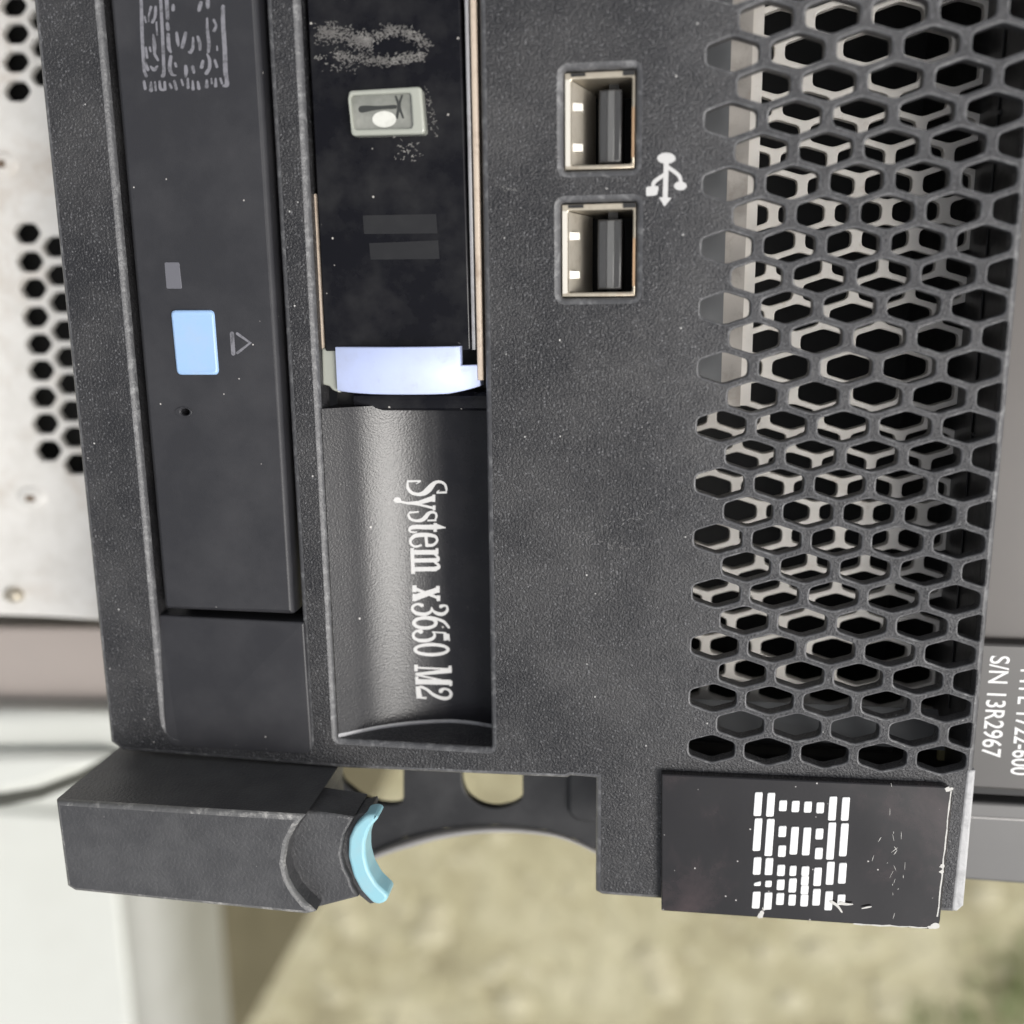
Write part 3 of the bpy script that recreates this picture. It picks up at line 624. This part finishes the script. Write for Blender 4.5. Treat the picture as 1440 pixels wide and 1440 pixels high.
letter([(392, 748, 895, w, 0), (492, 755, 898, w, 0), (592, 812, 906, w, 0), (692, 820, 906, 58, 0), (796, 825, 905, w, 0), (902, 835, 990, w, 0), (1010, 786, 980, w, 0), (1112, 796, 970, w, 0),
        (390, 950, 990, 60, 14), (484, 945, 1000, 56, 0), (588, 936, 1025, w, 0), (690, 926, 1045, w, 0), (792, 905, 985, w, 0), (790, 985, 1060, w, 0),
        (384, 1038, 1180, w, 0), (484, 1045, 1190, w, 0), (584, 1050, 1150, w, 0), (685, 1062, 1155, 62, 0), (788, 1062, 1162, w, 0), (892, 1015, 1155, w, 0), (996, 1035, 1195, w, 0), (1100, 1062, 1150, w, 0)])
q = MB(); bmz = lambda x, y, l: (*Bm(x, y), bc + .2 + l * .5)
stroke(q, [(1010, 1120, 26), (1060, 1150, 22), (1100, 1205, 14)], bmz); stroke(q, [(1090, 1130, 30), (1140, 1140, 20), (1190, 1140, 10)], bmz); stroke(q, [(1270, 1175, 8), (1320, 1165, 14), (1350, 1160, 6)], bmz); q.build('scratch_marks', M['badge_edge'], BG)
# --- release lever with its blue tab
lc = 10.6
main = WP([(77, 1126), (250, 1137), (428, 1148), (415, 1164), (404, 1185), (399, 1215), (404, 1237), (415, 1256), (428, 1271), (443, 1284), (430, 1287), (250, 1269), (104, 1254), (93, 1247)], lc)
q = MB(); plate(q, main, c=lc, th=lc + 9, bev=.5, worn_highlight=1); LV = q.build('release_lever', M['lever'], SV, mat2=M['lworn_highlight'])
s2 = 8.4
step = WP([(431, 1140), (497, 1150), (484, 1175), (479, 1202), (484, 1222), (492, 1237), (494, 1246), (503, 1262), (445, 1277), (380, 1215)], s2)
q = MB(); plate(q, step, c=s2, th=5.2, bev=.3); q.build('lever_step', M['lever'], LV)
s3 = 7.6
grip = WP([(498, 1147), (518, 1142), (520, 1147), (508, 1166), (502, 1190), (502, 1212), (508, 1231), (518, 1249), (528, 1264), (526, 1271), (520, 1272), (505, 1260), (490, 1237), (480, 1215), (478, 1195), (484, 1172)], s3)
q = MB(); plate(q, grip, c=s3, th=3.5, bev=.25); q.build('grip_rim', M['lever'], LV)
s4 = 8.6
tab = WP([(514, 1147), (526, 1146), (532, 1151), (519, 1166), (513, 1185), (513, 1205), (518, 1225), (529, 1244), (546, 1260), (543, 1269), (533, 1273), (524, 1271), (507, 1253), (496, 1232), (489, 1205), (490, 1180), (498, 1162)], s4)
q = MB(); plate(q, rounded(tab, .35, 2), c=s4, th=2.4, bev=.35); q.build('blue_tab', M['cyan'], LV)
# --- black bracket behind the handle gap, with two openings and a zinc rim
kc = -15.0
arc = [(505, 1212), (520, 1199), (571, 1178), (627, 1165), (696, 1160), (765, 1167), (807, 1180), (850, 1201)]
h1 = rounded(WP([(470, 1060), (567, 1060), (567, 1132), (538, 1133), (510, 1124), (480, 1100)], kc), 1.2, 4)
h2 = rounded(WP([(649, 1060), (735, 1060), (735, 1125), (718, 1134), (696, 1138), (672, 1132), (655, 1118), (649, 1100)], kc), 1.0, 4)
ob = [W(430, 1020, kc)] + WP([(430, 1230)] + arc, kc) + [W(850, 1020, kc)]
q = MB(); plate(q, ob, [h1, h2], c=kc, th=1.2, bev=.1); BR = q.build('chassis_bracket', M['bracket'], SV)
q = MB(); ap = catmull([(x, y, 1) for x, y in arc], 5); n = len(ap)
prof = [(0, 0), (.25, .8), (.9, 1.2), (1.6, 1.0), (2.0, .2), (2.0, -1.2)]
vs = []
for i, (x, y, _) in enumerate(ap):
    wd = .35 + .75 * max(0, 1 - abs(x - 580) / 230)
    a, b = W(x, y, kc)
    vs += [(a, b - p * .6 * wd, kc + d * wd) for p, d in prof]
q.add(vs, [(i * 6 + k, (i + 1) * 6 + k, (i + 1) * 6 + k + 1, i * 6 + k + 1) for i in range(n - 1) for k in range(5)], True)
q.build('bracket_rim', M['rim'], BR)
q = MB(); plate(q, rounded(WP([(797, 1070), (850, 1070), (850, 1158), (812, 1158), (797, 1145)], kc + 1), .8, 4), c=kc + 1, th=2, bev=.6); q.build('bracket_boss', M['bracket'], BR)
# shelf in shade above the arc: the bracket folds inwards here
q = MB(); 
top = WP([(430, 1143), (560, 1141), (700, 1146), (850, 1150)], kc)
# --- chassis body
q = MB(); q.box(A_L + 1.2, A_R - 1.2, -60, B_TOP + 130, -H, -41); q.build('chassis', M['chassis'], SV)
q = MB(); plate(q, rect(A_L, A_R, B_TOP + .05, B_TOP + 120), c=0, th=16, bev=.5); q.build('drive_bay_cover', M['bezel'], SV)
# ================================================================ white server on the left
lcz = -40.0
WS = thing('white_server', 'off-white steel server with hexagonal vents and rusty screws left of the black bezel', 'server', (-115, -20, -H))
vh = []
for (x, y) in ((17, -32), (18, 8), (21, 47), (21, 87), (23, 128), (37, 328), (41, 368), (46, 406), (49, 446), (53.5, 484), (56.5, 521), (59.6, 559), (62.6, 596), (67, 634)):
    for dx, dy in ((0, 0), (40, 19)):
        if y == 128 and dx: continue
        p = [(x + dx + u, y + dy + v) for u, v in ((-21, 0), (-11, -14.5), (11, -14.5), (21, 0), (11, 14.5), (-11, 14.5))]
        vh.append(rounded(WP(p, lcz), .5, 2))
pe = W(60, 872, lcz)[1]
fp = [(-230, 90), (-66, 90), (-66, W(135, 878, lcz)[1]), (W(60, 868, lcz)[0], W(60, 868, lcz)[1]), (W(0, 866, lcz)[0], W(0, 866, lcz)[1]), (-230, pe)]
q = MB(); plate(q, fp, vh, c=lcz, th=1.2, bev=.5, hbev=.15); q.build('vent_panel', M['panel'], WS)
MB().box(-229, -67, pe + 1, 88, lcz - 14, lcz - 12).build('vent_backing', M['dark'], WS)
for (x, y, r, dome) in ((3, 231, 26, 0), (45, 700, 26, 0), (21, 836, 17, 1)):
    a, b = W(x, y, lcz); s = r / 10.0
    q = MB(); prof = [(1, 0), (.85, .35), (.6, .5)] if not dome else [(1, 0), (.95, .7), (.7, 1.2), (.3, 1.4)]
    vs = []
    for kk, z in prof: vs += [(a + s * kk * math.cos(t), b + s * .7 * kk * math.sin(t), lcz + z) for t in [j * .3927 for j in range(16)]]
    fs = [(k * 16 + j, k * 16 + (j + 1) % 16, k * 16 + 16 + (j + 1) % 16, k * 16 + 16 + j) for k in range(len(prof) - 1) for j in range(16)] + [tuple(range(len(prof) * 16 - 16, len(prof) * 16))]
    q.add(vs, fs, True); sc = q.build('screw', M['panel'] if not dome else M['steel'], WS)
    if not dome:
        q = MB(); z = lcz + .52; q.add([(a - .8, b - .5, z), (a + .8, b - .5, z), (a + .8, b + .5, z), (a - .8, b + .5, z)], [(0, 1, 2, 3)]); q.build('screw_socket', mat('rusty_socket', (.12, .08, .05), .7), sc)
MB().box(-228, -60, pe - .5, 140, -H, lcz - 20).build('chassis', M['white'], WS)
q = MB(); plate(q, WP([(-160, 880), (150, 884), (170, 1004), (-160, 994)], lcz - 14), c=lcz - 14, th=60, bev=.8); q.build('side_flange', M['pink'], WS)
q = MB(); plate(q, WP([(-160, 1000), (190, 1006), (190, 1062), (-160, 1062)], lcz - 8), c=lcz - 8, th=30, bev=2); q.build('lower_rail', M['white'], WS)
q = MB(); plate(q, WP([(-200, 1066), (150, 1066), (98, 1096), (48, 1114), (0, 1122), (-60, 1124), (-200, 1124)], lcz - 4), c=lcz - 4, th=10, bev=2.5); q.build('rounded_handle', M['white'], WS)
q = MB(); plate(q, WP([(180, 1066), (104, 1108), (52, 1128), (0, 1138), (-200, 1142), (-200, 1124), (-60, 1122), (0, 1119), (48, 1111), (98, 1092), (150, 1060)], lcz - 6), c=lcz - 7, th=8, bev=.3); q.build('handle_shade', M['gap_shade'], WS)  # dark strip drawn as the shadow along the handle's lower edge
# ================================================================ white cabinet lower left
wc = -260.0
wx = W(232, 1300, wc)[0]; wy1 = W(60, 1120, wc)[1]
WCB = thing('white_cabinet', 'large white painted steel cabinet at the lower left behind the release lever', 'cabinet', (wx - 150, wy1 - 150, -H))
q = MB(); plate(q, rounded(rect(wx - 420, wx, wy1 - 520, wy1 + 60), 26, 5), c=wc, th=52, bev=22, nb=6); q.build('cabinet_body', M['cab_shade'], WCB)  # grey body: shaded sides of the white cabinet, put into the colour
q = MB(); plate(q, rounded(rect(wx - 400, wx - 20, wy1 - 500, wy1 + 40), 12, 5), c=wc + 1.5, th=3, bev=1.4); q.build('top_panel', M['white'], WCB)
q = MB(); pc = W(330, 1475, wc - 53); q.box(wx - 400, pc[0], pc[1], wy1 + 20, -H, wc - 52.5); q.build('shade_wedge_box', M['wedge_shade'], WCB)  # added box, shaped and coloured as a dark wedge of shade
q = MB(); a0 = W(0, 1178, wc + 4); q.box(wx - 320, W(120, 1178, wc + 4)[0], W(0, 1186, wc + 4)[1], W(0, 1140, wc + 4)[1], wc - 1, wc + 5); q.build('cabinet_trim', M['white'], WCB)
# ================================================================ storage unit on the right
rc_ = -12.0
ST = thing('storage_unit', 'grey storage unit with a serial number tag right of the honeycomb grille', 'storage unit', (60, -30, -H))
tY0, tY1 = W(1400, 905, rc_)[1], W(1400, 1110, rc_)[1]
aU = A_R + .35
q = MB(); plate(q, [(aU, 60), (aU, tY0 - 1), (aU + 90, tY0 - 1), (aU + 90, 60)], c=rc_ - 1.5, th=20, bev=.3); q.build('faceplate', M['unit'], ST)
q = MB(); plate(q, rounded([(aU, tY0), (aU, tY1), (aU + 14, tY1 - .1), (aU + 14, tY0)], [.9, .2, .2, .9], 4), c=rc_, th=12, bev=.35); TG = q.build('label_tag', M['tagm'], ST)
q = MB(); yb = W(1400, 1128, rc_)[1]; q.box(aU, aU + 90, yb - .3, tY1 + .2, -40, rc_ - 2.5); q.build('black_strip', M['dark'], ST)  # black recessed strip between tag and flange
yc = W(1400, 1240, rc_ - 3)[1]
q = MB(); plate(q, [(aU - 1.0, W(1400, 1129, rc_ - 3)[1]), (aU - 1.0, yc), (aU + 90, yc - .8), (aU + 90, W(1400, 1129, rc_ - 3)[1])], c=rc_ - 3, th=30, bev=.4); q.build('silver_flange', M['silver'], ST)
q = MB(); q.box(aU, aU + 88, W(1400, 1150, rc_ - 3)[1] - .12, W(1400, 1150, rc_ - 3)[1], rc_ - 3, rc_ - 2.9); q.build('flange_seam', M['rim'], ST)
MB().box(aU + 1, aU + 88, -60, 140, -H, -40).build('chassis', M['chassis'], ST)
def text(s, a, b, size, length, c, parent, m):
    cu = bpy.data.curves.new('lettering', 'FONT'); cu.body = s; cu.size = 1.0; cu.offset = .008
    to = bpy.data.objects.new('tmp', cu); COL.objects.link(to)
    me = bpy.data.meshes.new_from_object(to.evaluated_get(bpy.context.evaluated_depsgraph_get()))
    bpy.data.objects.remove(to)
    xs = [v.co.x for v in me.vertices]; x0, x1 = min(xs), max(xs); q = MB()
    q.add([(a + v.co.y * size / .73, b - (v.co.x - x0) / (x1 - x0) * length, c) for v in me.vertices], [tuple(p.vertices)[::-1] for p in me.polygons])
    return q.build('lettering', m, parent)
p0 = W(1391, 922, rc_); p1 = W(1382, 1064, rc_)
text('S/N 13R2967', (p0[0] + p1[0]) / 2, p0[1], 2.15, p0[1] - p1[1], rc_ + .03, TG, M['bright_print'])
p2 = W(1421, 1089, rc_)
text('TYPE 1722-600', p2[0], p2[1] + 13.2, 2.15, 13.2, rc_ + .03, TG, M['bright_print'])
